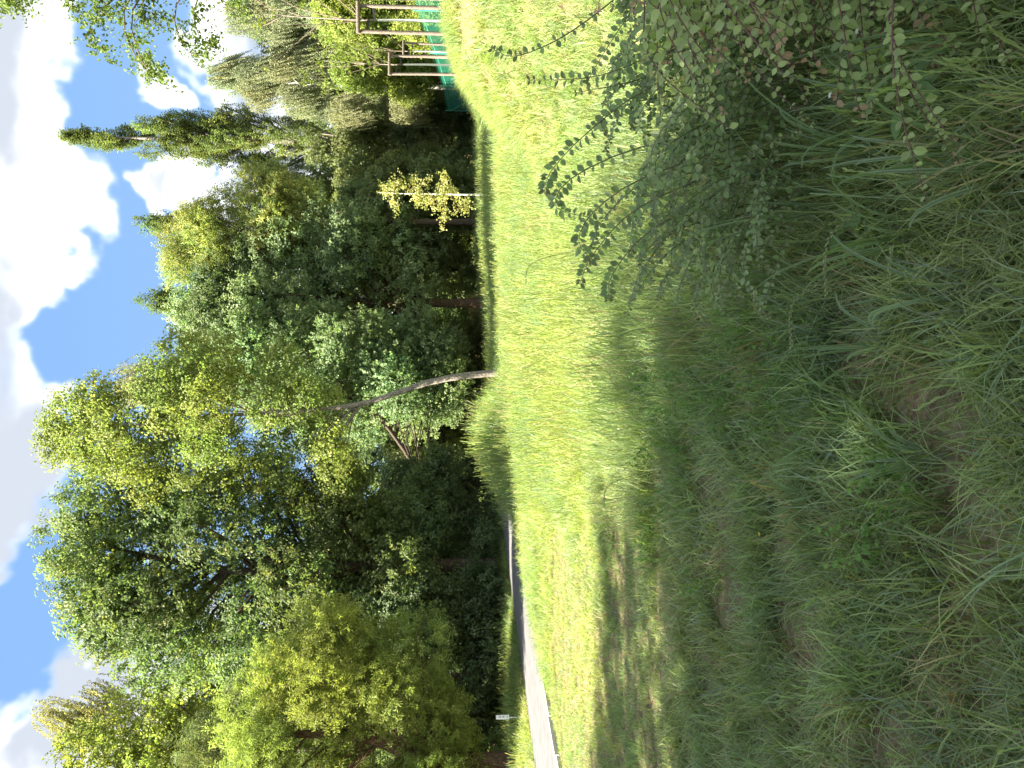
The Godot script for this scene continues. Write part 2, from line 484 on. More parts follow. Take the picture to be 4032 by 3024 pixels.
func make_trees() -> void:
	# ---- left of the path
	tree({"name": "willow_tree", "label": "bright yellow-green willow with a thick brown trunk beside the path", "at": [-10.15, 20.4], "girth": 0.4, "bark": M.brown_bark,
		"trunk": [Vector3.ZERO, Vector3(0.05, 1.3, 0), Vector3(0.25, 2.6, 0), Vector3(0.9, 4.2, 0), Vector3(1.0, 6.6, 0)], "bare": 1.6,
		"prof": [[1.3, 2.0, -1.6, -0.2], [2.2, 3.0, 0.2, 0], [3.4, 4.6, 0.5, 0], [4.6, 4.7, 0.5, 0], [6.2, 3.9, 0.3, 0], [7.6, 2.0, 0, 0]], "limb": 0.4, "flat": 0.42, "wide": 4.7, "lobes": 80, "lobe": [0.55, 1.0], "count": 12500, "leaf": "narrow", "size": 0.3,
		"col": Color(0.31, 0.365, 0.115), "vary": 0.22, "hang": 0.25})
	tree({"name": "maple_tree", "label": "tall dark green maple rising above the willow against the sky", "at": [-7.0, 29.5], "girth": 0.32, "bark": M.dark_bark, "bare": 4.0,
		"prof": [[3.0, 3.4, -0.5, 0], [6.5, 4.6, -0.4, 0], [10, 4.7, -0.1, 0], [13.2, 4.2, 0.2, 0], [15.2, 2.8, 0.6, 0], [16.3, 1.4, 1.0, 0]], "flat": 0.8, "lobes": 105, "wide": 4.7, "lobe": [0.8, 1.35], "count": 12500, "leaf": "fine", "size": 0.5,
		"col": Color(0.18, 0.24, 0.105), "col2": Color(0.28, 0.32, 0.11), "share": 0.08, "vary": 0.25})
	tree({"name": "lime_tree", "label": "yellow-lit lime tree at the edge of the wood behind the willow", "at": [-16.0, 33.5], "girth": 0.35, "bare": 3.0,
		"prof": [[4, 3.5, 0, 0], [9, 4.4, 0, 0], [14, 4.0, 0.3, 0], [17.6, 1.6, 0.2, 0]], "lobes": 70, "lobe": [0.9, 1.4], "wide": 4.4, "count": 6500, "leaf": "broad", "size": 0.55, "col": Color(0.28, 0.32, 0.09), "vary": 0.25})
	tree({"name": "weeping_birch", "label": "feathery weeping birch top behind the maple at the far left", "at": [-17.6, 41.0], "girth": 0.22, "bark": M.white_bark, "bare": 6.0,
		"prof": [[9, 2.6, 0, 0], [15, 2.8, 0, 0], [20, 2.2, 0.3, 0], [23.4, 0.9, 0.4, 0]], "lobes": 40, "lobe": [0.6, 1.2], "wide": 2.8, "count": 1500, "leaf": "weep", "size": 1.7, "col": Color(0.34, 0.34, 0.16), "wind": 0.5})
	tree({"name": "sallow_tree", "label": "grey-green sallow tree between the willow and the lime", "at": [-12.6, 27.0], "girth": 0.2,
		"prof": [[2, 2.6, 0, 0], [5, 3.2, 0, 0], [9, 2.6, 0, 0], [11.5, 1.0, 0, 0]], "lobes": 45, "lobe": [0.7, 1.2], "wide": 3.2, "count": 5500, "leaf": "narrow", "size": 0.42, "col": Color(0.22, 0.26, 0.13)})
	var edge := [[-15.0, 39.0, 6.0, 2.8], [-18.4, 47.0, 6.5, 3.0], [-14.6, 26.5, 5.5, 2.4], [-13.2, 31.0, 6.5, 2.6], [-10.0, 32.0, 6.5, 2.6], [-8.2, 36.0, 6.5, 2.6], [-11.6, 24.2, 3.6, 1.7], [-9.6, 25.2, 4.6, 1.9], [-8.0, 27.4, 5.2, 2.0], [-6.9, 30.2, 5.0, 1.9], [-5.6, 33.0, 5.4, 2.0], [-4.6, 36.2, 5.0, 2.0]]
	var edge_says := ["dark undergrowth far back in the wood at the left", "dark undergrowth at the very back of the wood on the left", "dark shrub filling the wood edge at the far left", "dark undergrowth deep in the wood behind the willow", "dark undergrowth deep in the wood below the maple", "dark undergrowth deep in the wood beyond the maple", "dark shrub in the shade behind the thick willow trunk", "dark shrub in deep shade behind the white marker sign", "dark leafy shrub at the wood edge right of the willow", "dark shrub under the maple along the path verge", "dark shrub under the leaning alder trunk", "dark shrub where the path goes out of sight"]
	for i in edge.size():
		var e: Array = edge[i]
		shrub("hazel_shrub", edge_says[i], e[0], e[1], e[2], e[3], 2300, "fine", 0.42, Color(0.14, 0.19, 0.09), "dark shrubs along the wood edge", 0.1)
	# ---- the middle
	tree({"name": "aspen_tree", "label": "slender leaning aspen with a bare curved grey trunk in the meadow", "at": [0.42, 27.5], "girth": 0.135, "bark": M.grey_bark, "bare": 4.9, "rise": 0.8, "limb": 0.75,
		"trunk": [Vector3.ZERO, Vector3(-0.12, 1.4, 0), Vector3(-0.4, 2.9, 0), Vector3(-1.05, 4.8, 0), Vector3(-1.32, 6.6, 0), Vector3(-1.5, 9.6, 0), Vector3(-1.8, 12.2, 0), Vector3(-2.1, 15.4, 0)],
		"prof": [[5.8, 1.6, -3.0, 0], [7.0, 2.7, -2.3, 0], [9.0, 3.4, -1.7, 0], [11.5, 3.1, -1.7, 0], [14, 2.0, -1.9, 0], [16.0, 0.5, -2.1, 0]], "flat": 0.8, "lobes": 62, "wide": 3.0, "lobe": [0.5, 0.85], "count": 6800, "leaf": "aspen", "size": 0.42,
		"col": Color(0.27, 0.33, 0.11), "col2": Color(0.35, 0.38, 0.15), "share": 0.12, "vary": 0.18, "hang": 0.4})
	tree({"name": "alder_tree", "label": "blue-green alder with a dark slanting trunk behind the leaning aspen", "at": [-8.6, 36.0], "girth": 0.19, "bark": M.dark_bark, "bare": 2.6, "scatter": 5.0,
		"trunk": [Vector3.ZERO, Vector3(1.2, 1.3, -0.4), Vector3(2.6, 2.5, -1.0), Vector3(4.3, 3.8, -2.2), Vector3(6.6, 5.7, -4.0), Vector3(8.4, 8.8, -5.2), Vector3(9.0, 13.8, -5.4)],
		"rise": 0.3, "limb": 0.6, "prof": [[2.2, 2.4, 9.0, 5.4], [4.5, 4.0, 9.0, 5.4], [8, 4.5, 8.9, 5.4], [11.5, 3.9, 9.2, 5.4], [14.9, 1.6, 10.2, 5.4]], "lobes": 100, "lobe": [0.7, 1.25], "wide": 4.5, "count": 12000, "leaf": "fine", "size": 0.48, "col": Color(0.26, 0.35, 0.2), "vary": 0.28})
	tree({"name": "oak_tree", "label": "broad dark oak with a straight brown trunk at the meadow edge", "at": [4.75, 45.0], "girth": 0.3, "bark": M.brown_bark, "bare": 3.6,
		"prof": [[3.2, 3.6, 0.4, 0], [6, 5.4, 0.6, 0], [10, 5.4, 0.2, 0], [14, 4.2, -0.4, 0], [17, 2.0, -0.4, 0]], "lobes": 115, "lobe": [0.9, 1.5], "wide": 6.0, "count": 12500, "leaf": "fine", "size": 0.56, "col": Color(0.24, 0.32, 0.17), "vary": 0.3})
	tree({"name": "birch_tree", "label": "wispy birch top showing pale against the sky behind the aspen", "at": [-0.6, 47.0], "girth": 0.2, "bark": M.white_bark, "bare": 8.0,
		"prof": [[12, 2.2, 0.4, 0], [17, 2.4, 0.2, 0], [21, 1.5, 0.2, 0], [23.2, 0.6, 0.5, 0]], "lobes": 40, "lobe": [0.6, 1.1], "wide": 2.4, "count": 1500, "leaf": "weep", "size": 1.5, "col": Color(0.36, 0.36, 0.17), "wind": -0.4})
	var spikes := [[6.6, 65.0, 27.6, 1.9, "dark pointed poplar top above the oak crown"], [2.9, 65.0, 26.4, 1.1, "narrow poplar spire just right of the aspen crown"], [1.8, 66.0, 26.3, 1.0, "thin twin poplar spire beside the aspen crown"], [12.6, 62.0, 26.4, 1.5, "small dark poplar top left of the tall poplar"], [10.8, 63.0, 23.4, 1.6, "lower bushy poplar top beside the golden robinia"]]
	for e in spikes:
		tree({"name": "black_poplar", "label": e[4], "group": "poplars behind the wood", "at": [e[0], e[1]], "girth": 0.25,
			"prof": [[6, e[3] * 1.5, 0, 0], [e[2] * 0.7, e[3] * 1.3, 0, 0], [e[2] * 0.88, e[3] * 0.8, 0, 0], [e[2], 0.25, 0.2, 0]], "lobes": 55, "lobe": [0.5, 0.9], "wide": e[3] * 1.5, "count": 2600, "leaf": "broad", "size": 0.62, "col": Color(0.16, 0.21, 0.09), "column": true, "squash": 1.3, "rise": 1.5})
	tree({"name": "robinia_tree", "label": "golden-yellow robinia catching the sun above the oak", "at": [9.4, 44.5], "girth": 0.2, "bare": 6.0,
		"prof": [[9.5, 1.6, 0.8, 0], [12, 2.6, 0.6, 0], [14.5, 3.0, -0.2, 0], [16.2, 2.6, -1.2, 0], [17.8, 1.4, -2.2, 0]], "lobes": 60, "lobe": [0.5, 0.9], "wide": 3.0, "count": 5200, "leaf": "small", "size": 0.5, "col": Color(0.43, 0.45, 0.16), "col2": Color(0.26, 0.32, 0.12), "share": 0.4, "vary": 0.25})
	tree({"name": "lombardy_poplar", "label": "tall narrow poplar standing highest at the right against the sky", "at": [19.3, 62.0], "girth": 0.4, "bark": M.grey_bark,
		"prof": [[4, 2.2, 0.2, 0], [12, 3.0, 0.2, 0], [19, 2.6, 0.0, 0], [25, 1.6, 0.2, 0], [29, 0.9, 0.1, 0], [31.2, 0.4, 0, 0]], "lobes": 105, "lobe": [0.32, 0.66], "wide": 3.0, "count": 6800, "leaf": "broad", "size": 0.5, "col": Color(0.21, 0.255, 0.1), "column": true, "squash": 2.9, "rise": 2.0, "vary": 0.3})
	# ---- the right
	var birches := [[20.4, 53.0, 18.2, 3.2, "pale drooping birch right of the tall poplar"], [24.0, 52.0, 17.4, 3.2, "pale birch nearest the right edge above the staked saplings"], [22.4, 58.0, 19.0, 2.4, "thin birch crown between two others behind the fence"]]
	for e in birches:
		tree({"name": "silver_birch", "label": e[4], "group": "birches behind the fence", "at": [e[0], e[1]], "girth": 0.2, "bark": M.white_bark, "bare": 4.0,
			"prof": [[3, e[3], 0, 0], [e[2] * 0.5, e[3], 0, 0], [e[2] * 0.8, e[3] * 0.7, 0, 0], [e[2], 0.5, 0.3, 0]], "lobes": 60, "lobe": [0.6, 1.1], "wide": e[3], "count": 6500, "leaf": "weep", "size": 1.3, "col": Color(0.31, 0.345, 0.22), "wind": -0.3})
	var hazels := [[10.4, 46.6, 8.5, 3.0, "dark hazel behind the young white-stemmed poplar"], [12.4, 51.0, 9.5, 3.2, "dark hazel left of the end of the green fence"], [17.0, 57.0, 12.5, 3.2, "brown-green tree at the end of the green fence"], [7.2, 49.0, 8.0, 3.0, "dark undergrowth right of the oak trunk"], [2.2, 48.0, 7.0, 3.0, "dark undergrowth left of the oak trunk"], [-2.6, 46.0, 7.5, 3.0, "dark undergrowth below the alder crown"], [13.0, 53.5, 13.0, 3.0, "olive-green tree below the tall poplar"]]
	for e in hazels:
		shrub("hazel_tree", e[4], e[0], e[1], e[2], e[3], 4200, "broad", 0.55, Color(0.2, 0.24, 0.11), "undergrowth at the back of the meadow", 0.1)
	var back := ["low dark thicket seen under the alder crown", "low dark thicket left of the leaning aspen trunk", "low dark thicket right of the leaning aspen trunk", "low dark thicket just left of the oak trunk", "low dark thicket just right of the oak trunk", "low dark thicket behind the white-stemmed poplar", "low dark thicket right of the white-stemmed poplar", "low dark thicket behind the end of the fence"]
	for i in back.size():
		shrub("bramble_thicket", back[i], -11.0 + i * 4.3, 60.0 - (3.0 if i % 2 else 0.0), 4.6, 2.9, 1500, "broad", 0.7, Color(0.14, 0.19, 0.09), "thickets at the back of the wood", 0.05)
	var lit := [[20.8, 48.5, 9.8, 2.8, "fresh green tree behind the fence, left of the staked saplings"], [20.9, 43.0, 9.0, 2.8, "fresh green tree behind the fence and the second staked sapling"], [22.6, 39.0, 9.5, 3.0, "fresh green tree behind the nearest staked sapling"]]
	for e in lit:
		shrub("field_maple", e[4], e[0], e[1], e[2], e[3], 4500, "broad", 0.5, Color(0.26, 0.33, 0.085), "fresh green trees behind the fence", 0.3)
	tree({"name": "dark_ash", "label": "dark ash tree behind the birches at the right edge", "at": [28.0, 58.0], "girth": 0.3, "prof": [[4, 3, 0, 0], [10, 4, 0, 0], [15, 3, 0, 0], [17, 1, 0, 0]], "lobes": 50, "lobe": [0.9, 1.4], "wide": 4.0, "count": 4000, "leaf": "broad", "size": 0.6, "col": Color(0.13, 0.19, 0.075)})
	for i in 11:
		rng.seed = 900 + i
		var x := -42.0 + 8.4 * i + r(-1.5, 1.5)
		tree({"name": "woodland_tree", "label": "distant woodland tree filling the gaps behind the wood", "group": "far trees behind the wood", "at": [x, 78.0 + r(-4, 4)], "girth": 0.35,
			"prof": [[0.5, 4, 0, 0], [6, 5, 0, 0], [12, 4, 0, 0], [r(14, 17), 1.5, 0, 0]], "lobes": 40, "lobe": [1.2, 1.9], "wide": 5.0, "count": 2200, "leaf": "broad", "size": 0.9, "col": Color(0.17, 0.225, 0.09)})
	# ---- trees out of the picture on the left, whose shade lies over the foreground
	tree({"name": "shade_tree", "label": "large lime tree out of view whose shade covers the foreground", "at": [-9.8, 2.9], "girth": 0.35, "bare": 2.5,
		"prof": [[2.4, 4.0, 0, 1.6], [5, 4.6, 0, 1.1], [8, 4.0, 0, -0.1], [11, 3.6, 0, -3.4], [14, 3.1, 0, -6.0], [16.4, 1.6, 0, -7.0]], "flat": 1.0, "lobes": 120, "lobe": [0.7, 1.2], "wide": 4.2, "count": 7400, "leaf": "small", "size": 0.6, "col": Color(0.17, 0.23, 0.08)})
	tree({"name": "shade_tree", "label": "second lime tree out of view standing behind the first", "at": [-12.5, -3.6], "girth": 0.35, "bare": 2.5,
		"prof": [[3, 3.2, 0, 0], [6, 3.8, 0, 0], [11, 3.4, 0, 0], [15, 1.5, 0, 0]], "lobes": 90, "lobe": [1.0, 1.5], "wide": 3.8, "count": 3500, "leaf": "small", "size": 0.65, "col": Color(0.17, 0.23, 0.08)})

# ---------------------------------------------------------------- young trees, stakes, fence, sign

func stake_frame(at: Vector3, width: float, height: float, turn: float, label: String, tilt := 0.0) -> void:
	var o := thing("tree_stake_frame", at, label, "tree stakes", "timber frames round the saplings")
	o.rotation.y = turn
	for e in [-1, 1]:
		var s := st()
		tube(s, [Vector3(e * width / 2, -0.3, 0), Vector3(e * width / 2 - tilt * 0.5, height * 0.5, r(-0.01, 0.01)), Vector3(e * width / 2 - tilt, height, 0)], [0.043, 0.041, 0.038], 10, 0.03)
		part("post", done(s), M.stake, o)
	var s2 := st()
	tube(s2, [Vector3(-width / 2 - 0.06 - tilt, height - 0.05, 0.055), Vector3(-tilt, height - 0.05, 0.055), Vector3(width / 2 + 0.06 - tilt, height - 0.05, 0.055)], [0.04, 0.04, 0.04], 10, 0.03)
	part("rail", done(s2), M.stake, o)
	for e in [-1, 1]:
		var s := st()
		box(s, Vector3(e * width * 0.27 - tilt, height - 0.3 - e * 0.06, 0.0), Vector3(width * 0.24, 0.022, 0.006), Basis(Vector3.BACK, e * 0.14))
		part("strap", done(s), M.strap, o)

func young_tree(called: String, label: String, at: Vector3, trunk: Array, girth: float, stem: Material, branches: Array, n: int, leaf: String, size: float, col: Color, col2: Color, group := "", painted := 0.0) -> Node3D:
	var o := thing(called, at, label, "young tree", group)
	var pts := curve(trunk, 12)
	var radii := []
	for i in pts.size(): radii.append(girth * (1.0 - 0.8 * i / (pts.size() - 1)))
	var s := st()
	tube(s, pts, radii, 8, 0.02)
	part("trunk", done(s), stem if not painted else M.grey_bark, o)
	if painted:
		var sp := st()
		var pp := []
		var pr := []
		for i in pts.size():
			if pts[i].y < painted:
				pp.append(pts[i])
				pr.append(radii[i] + 0.0025)
		tube(sp, pp, pr, 8, 0.01)
		part("white_paint", done(sp), M.white_wash, o)
	var where := []
	var tint := PackedColorArray()
	for b in branches:
		var a: Vector3 = pts[int(b[0] * (pts.size() - 1))]
		var e: Vector3 = b[1]
		var mid := a.lerp(e, 0.5) + Vector3(r(-0.1, 0.1), 0.15 * a.distance_to(e) * b[2], r(-0.1, 0.1))
		var line := curve([a, mid, e], 6)
		var sb := st()
		var g: float = girth * 0.35
		tube(sb, line, [g, g * 0.85, g * 0.7, g * 0.55, g * 0.42, g * 0.3, g * 0.18], 5)
		part("branch", done(sb), M.twig, o)
		for i in n:
			var t := r(0.3, 1.05)
			var k := mini(int(t * 6), 5)
			var p: Vector3 = line[k].lerp(line[k + 1], t * 6 - k) + Vector3(r(-1, 1), r(-1, 0.6), r(-1, 1)) * size * 0.45
			where.append(Transform3D(upright(Vector3(r(-1, 1), r(-0.6, 0.8), r(-1, 1)), r(0, TAU)).scaled_local(Vector3.ONE * size * r(0.7, 1.2)), p))
			var c := col.lerp(col2, rng.randf()) * r(0.85, 1.15)
			tint.append(c)
	meta(copies("crown", LEAF[leaf][0], where, tint, o), "", "", "", "stuff")
	return o

func make_young_trees() -> void:
	rng.seed = 51
	# white-stemmed poplar sapling standing alone at the end of the meadow
	var b := []
	for i in 20:
		var t := r(0.16, 0.97)
		var a := r(0, TAU)
		var reach := lerpf(1.7, 0.6, t) * r(0.6, 1.15)
		b.append([t, Vector3(cos(a) * reach, t * 4.3 + r(0.1, 0.9), sin(a) * reach * 0.8), r(-0.6, 0.8)])
	young_tree("poplar_sapling", "young white-stemmed poplar with pale yellow leaves at the wood edge", on_ground(9.1, 37.0), [Vector3(0, -0.1, 0), Vector3(0.02, 2.0, 0), Vector3(0.0, 4.2, 0.05), Vector3(0.05, 5.1, 0)], 0.05, M.white_wash, b, 15, "aspen", 0.42, Color(0.4, 0.44, 0.16), Color(0.5, 0.46, 0.2))
	# saplings tied to timber frames along the top of the bank
	var spots := [[5.62, 10.6, 0.56, 2.2, 0.12], [7.44, 15.8, 0.5, 2.0, 0.0], [8.98, 21.7, 0.5, 2.0, 0.1], [11.95, 27.7, 0.5, 2.0, -0.1]]
	var frame_says := ["weathered timber stake frame cut off by the right edge of the picture", "weathered timber stake frame with white trunk, nearest whole one on the bank", "weathered timber stake frame leaning slightly, second whole one on the bank", "smallest and farthest timber stake frame on the bank"]
	var tree_says := ["young tree whose leafy twigs hang into the top right corner", "nearly bare sapling with a white painted trunk in the nearest whole frame", "leafy sapling with a white trunk in the second frame", "sapling with a white trunk in the farthest frame"]
	for i in 4:
		var p: Array = spots[i]
		var at := on_ground(p[0], p[1])
		stake_frame(at, p[2], p[3], r(-0.15, 0.15), frame_says[i], p[4] * 0.4)
		if i == 0: continue
		var br := []
		for k in (10 if i == 1 else 9):
			var t := r(0.6, 0.98)
			var a := r(0, TAU)
			br.append([t, Vector3(cos(a) * r(0.5, 1.1), t * 3.8 + r(0.4, 1.3), sin(a) * r(0.5, 1.0)), r(-0.4, 0.6)])
		young_tree("staked_sapling", tree_says[i], at, [Vector3(0.02, -0.1, -0.06), Vector3(0.03, 1.0, -0.08), Vector3(0.0, 2.2, -0.06), Vector3(0.05, 3.8, -0.05)], 0.035, M.white_wash, br, 1 if i == 1 else 7, "fine", 0.3, Color(0.17, 0.23, 0.06), Color(0.24, 0.3, 0.07), "saplings on the bank", 1.75)
	# the crown of the nearest staked tree, its twigs hanging into view
	var o := thing("young_lime", on_ground(5.8, 10.6), tree_says[0], "young tree", "saplings on the bank")
	var s := st()
	tube(s, curve([Vector3(0, -0.1, 0), Vector3(0.05, 2.0, 0), Vector3(0.0, 4.0, 0.1), Vector3(0.1, 6.6, 0)], 10), [0.06, 0.058, 0.055, 0.05, 0.047, 0.044, 0.04, 0.034, 0.028, 0.02, 0.012], 9, 0.02)
	part("trunk", done(s), M.grey_bark, o)
	var ends := [[3.2, -1.25, 4.75, 0.2], [3.4, -0.9, 5.6, 0.5], [2.6, -1.15, 3.35, 0.1], [3.8, -1.35, 4.3, -0.3], [4.2, -0.75, 6.1, 0.1], [2.3, -0.85, 2.95, 0.4], [3.0, -1.0, 3.8, -0.6], [4.6, -0.3, 6.7, 0.0], [3.6, -1.6, 4.0, 0.3], [2.8, -0.6, 4.4, 0.9], [2.5, 0.9, 4.4, 0.6], [3.4, 1.1, 5.2, -0.4], [4.4, 0.7, 6.4, 0.2], [3.0, 0.3, 5.0, -1.1], [3.9, 0.2, 6.0, 0.9], [3.3, -0.7, 4.9, 0.7], [2.9, -1.0, 4.5, 0.5], [3.6, -0.55, 5.3, -0.5], [3.1, -0.85, 4.1, 0.0]]
	var where := []
	var tint := PackedColorArray()
	for e in ends:
		var a := Vector3(0.03, e[0], 0.05)
		var tip := Vector3(e[1], e[2], e[3])
		var mid := a.lerp(tip, 0.55) + Vector3(0, 0.35, 0)
		var line := curve([a, mid, tip, tip + Vector3(e[1] * 0.12, -0.22, 0)], 9)
		var sb := st()
		var rad := []
		for k in line.size(): rad.append(lerpf(0.016, 0.003, float(k) / (line.size() - 1)))
		tube(sb, line, rad, 5)
		part("branch", done(sb), M.twig, o)
		for k in 46:
			var t := pow(rng.randf(), 0.7)
			var j := mini(int(t * 9), 8)
			var p: Vector3 = line[j].lerp(line[j + 1], t * 9 - j)
			var dir := Vector3(r(-1, 1), r(-1.2, 0.5), r(-1, 1))
			p += dir * r(0.0, 0.14)
			where.append(Transform3D(upright(dir, r(0, TAU)).scaled_local(Vector3.ONE * r(0.14, 0.24)), p))
			tint.append(Color(0.15, 0.21, 0.055) * r(0.75, 1.3))
	meta(copies("crown", LEAF.aspen[0], where, tint, o), "", "", "", "stuff")

func make_fence() -> void:
	var ends := [Vector2(16.2, 29.0), Vector2(16.45, 34.0), Vector2(16.85, 39.3), Vector2(17.3, 44.7), Vector2(17.75, 50.0)]
	var o := thing("chain_link_fence", on_ground(17.0, 40.0), "green chain-link fence with a diagonal brace at its end on the bank", "fence")
	var here := o.position
	for i in ends.size():
		var s := st()
		var p := on_ground(ends[i].x, ends[i].y, 0.25) - here
		tube(s, [p + Vector3(0, -0.5, 0), p + Vector3(0, 1.9, 0)], [0.03, 0.03], 8)
		part("post", done(s), M.green_paint, o)
	for i in ends.size() - 1:
		var a := on_ground(ends[i].x, ends[i].y, 0.25) - here
		var b := on_ground(ends[i + 1].x, ends[i + 1].y, 0.25) - here
		for h in [0.35, 1.55]:
			var s := st()
			tube(s, [a + Vector3(0, h, 0), b + Vector3(0, h, 0)], [0.016, 0.016], 6)
			part("rail", done(s), M.green_paint, o)
		var s2 := st()
		var along := (b - a)
		var n := int(along.length() / 0.11)
		var m := int(1.75 / 0.11)
		var side := along.normalized().cross(Vector3.UP) * 0.007
		for k in range(-m, n):
			for up in [1, -1]:
				var k0 := maxf(k, 0.0)
				var k1 := minf(k + m, float(n))
				if k1 <= k0: continue
				var y0 := 0.05 + (k0 - k) * 0.11
				var y1 := 0.05 + (k1 - k) * 0.11
				if up < 0:
					y0 = 1.86 - y0
					y1 = 1.86 - y1
				var p := a + along * (k0 / n) + Vector3(0, y0, 0)
				var q := a + along * (k1 / n) + Vector3(0, y1, 0)
				quad(s2, p - side, p + side, q + side, q - side)
				quad(s2, p - Vector3(0, 0.008, 0), p + Vector3(0, 0.008, 0), q + Vector3(0, 0.008, 0), q - Vector3(0, 0.008, 0))
		part("wire_mesh", done(s2), M.wire, o)
	var e := on_ground(17.75, 50.0, 0.25) - here
	var f := on_ground(17.45, 46.6) - here
	var sb := st()
	tube(sb, [e + Vector3(0, 1.55, 0), f + Vector3(0, 0.1, 0)], [0.022, 0.022], 6)
	part("brace", done(sb), M.green_paint, o)

func make_sign() -> void:
	var o := thing("marker_sign", on_ground(-8.35, 19.2), "small white upright marker plate on a thin post beside the path", "sign")
	o.rotation.y = 0.98
	var s := st()
	tube(s, [Vector3(0, -0.2, 0), Vector3(0, 0.42, 0)], [0.014, 0.014], 8)
	part("post", done(s), M.galvanised, o)
	var s2 := st()
	box(s2, Vector3(0, 0.57, 0.018), Vector3(0.058, 0.165, 0.003))
	var plate := part("plate", done(s2), M.white_paint, o)
	var font := SystemFont.new()
	font.font_names = PackedStringArray(["Droid Sans"])
	var t := TextMesh.new()
	t.text = "2"
	t.font = font
	t.font_size = 64
	t.pixel_size = 0.0011
	t.depth = 0.002
	part("numeral", t, M.ink, plate, Transform3D(Basis(Vector3.BACK, -PI / 2), Vector3(0.0, 0.455, 0.0225)))
	for k in 7:
		if k == 3: continue
		var s3 := st()
		box(s3, Vector3(0.002 + 0.004 * (k % 2), 0.665 - k * 0.023, 0.0222), Vector3(0.011 + 0.003 * (k % 3), 0.0075, 0.0008))
		part("letter", done(s3), M.ink, plate)
	# a white barrier far behind the tall grass
	var w := thing("white_barrier", on_ground(-2.3, 57.0), "small white rail on two posts half hidden behind the tall grass", "barrier")
	for e in [-1, 1]:
		var sp := st()
		tube(sp, [Vector3(e * 0.42, -0.2, 0), Vector3(e * 0.42, 1.3, 0)], [0.035, 0.035], 8)
		part("post", done(sp), M.white_paint, w)
	var sr := st()
	box(sr, Vector3(0, 1.28, 0.05), Vector3(0.5, 0.05, 0.015))
	part("rail", done(sr), M.white_paint, w)

# ---------------------------------------------------------------- ground, path, grass

func make_ground() -> void:
	var xs := []
	var ds := []
	var x := -140.0
	while x < 140.0:
		xs.append(x)
		x += 0.25 if absf(x) < 14.0 else (1.0 if absf(x) < 40.0 else 8.0)
	var d := -40.0
	while d < 240.0:
		ds.append(d)
		d += 0.25 if d > -1.0 and d < 24.0 else (0.8 if d >= 24.0 and d < 70.0 else 6.0)
	var v := PackedVector3Array()
	var n := PackedVector3Array()
	var ix := PackedInt32Array()
	for dd in ds:
		for xx in xs:
			v.append(on_ground(xx, dd))
			n.append(Vector3(ground(xx - 0.2, dd) - ground(xx + 0.2, dd), 0.4, ground(xx, dd + 0.2) - ground(xx, dd - 0.2)).normalized())
	for j in ds.size() - 1:
		for i in xs.size() - 1:
			var a := j * xs.size() + i
			var b := a + xs.size()
			ix.append_array([a, b, b + 1, a, b + 1, a + 1])
	var arr := []
	arr.resize(Mesh.ARRAY_MAX)
	arr[Mesh.ARRAY_VERTEX] = v
	arr[Mesh.ARRAY_NORMAL] = n
	arr[Mesh.ARRAY_INDEX] = ix
	var mesh := ArrayMesh.new()
	mesh.add_surface_from_arrays(Mesh.PRIMITIVE_TRIANGLES, arr)
	meta(part("ground", mesh, M.soil, self), "", "", "", "structure")
	# the paved path, slightly cambered
	var s := st()
	s.set_smooth_group(0)
	var prev := []
	for k in 140:
		var dd := -5.5 + k * 0.45
		var px := path_x(dd)
		var t := Vector2(path_x(dd + 0.2) - path_x(dd - 0.2), 0.4).normalized()
		var row := []
		for j in 7:
			var o := -1.42 + 2.84 * j / 6.0
			var edge: float = noise.get_noise_2d(dd * 20.0, j * 50.0) * 0.06 if j in [0, 6] else 0.0
			row.append(Vector3(px + t.y * (o + edge), 0.035 - 0.02 * (o / 1.42) ** 2 * 1.0, -(dd - t.x * (o + edge))))
		if prev:
			for j in 6: quad(s, prev[j], row[j], row[j + 1], prev[j + 1])
		prev = row
	meta(part("path", done(s), M.road, self), "", "", "", "structure")
	# edging stones that show along the near side of the path
	var kerb := Node3D.new()
	kerb.name = "kerb"
	add_child(kerb)
	meta(kerb, "", "", "", "structure")
	rng.seed = 71
	for k in 9:
		var dd := 6.2 + k * 0.99
		var t := Vector2(path_x(dd + 0.2) - path_x(dd - 0.2), 0.4).normalized()
		var ss := st()
		box(ss, Vector3.ZERO, Vector3(0.05, 0.1, 0.485))
		part("edging_stone", done(ss), M.stone, kerb, Transform3D(Basis(Vector3.UP, -atan2(t.x, t.y) + r(-0.01, 0.01)), Vector3(path_x(dd) + 1.53 * t.y + r(-0.012, 0.012), -0.035 + r(-0.012, 0.012), -(dd - t.x * 1.53))))

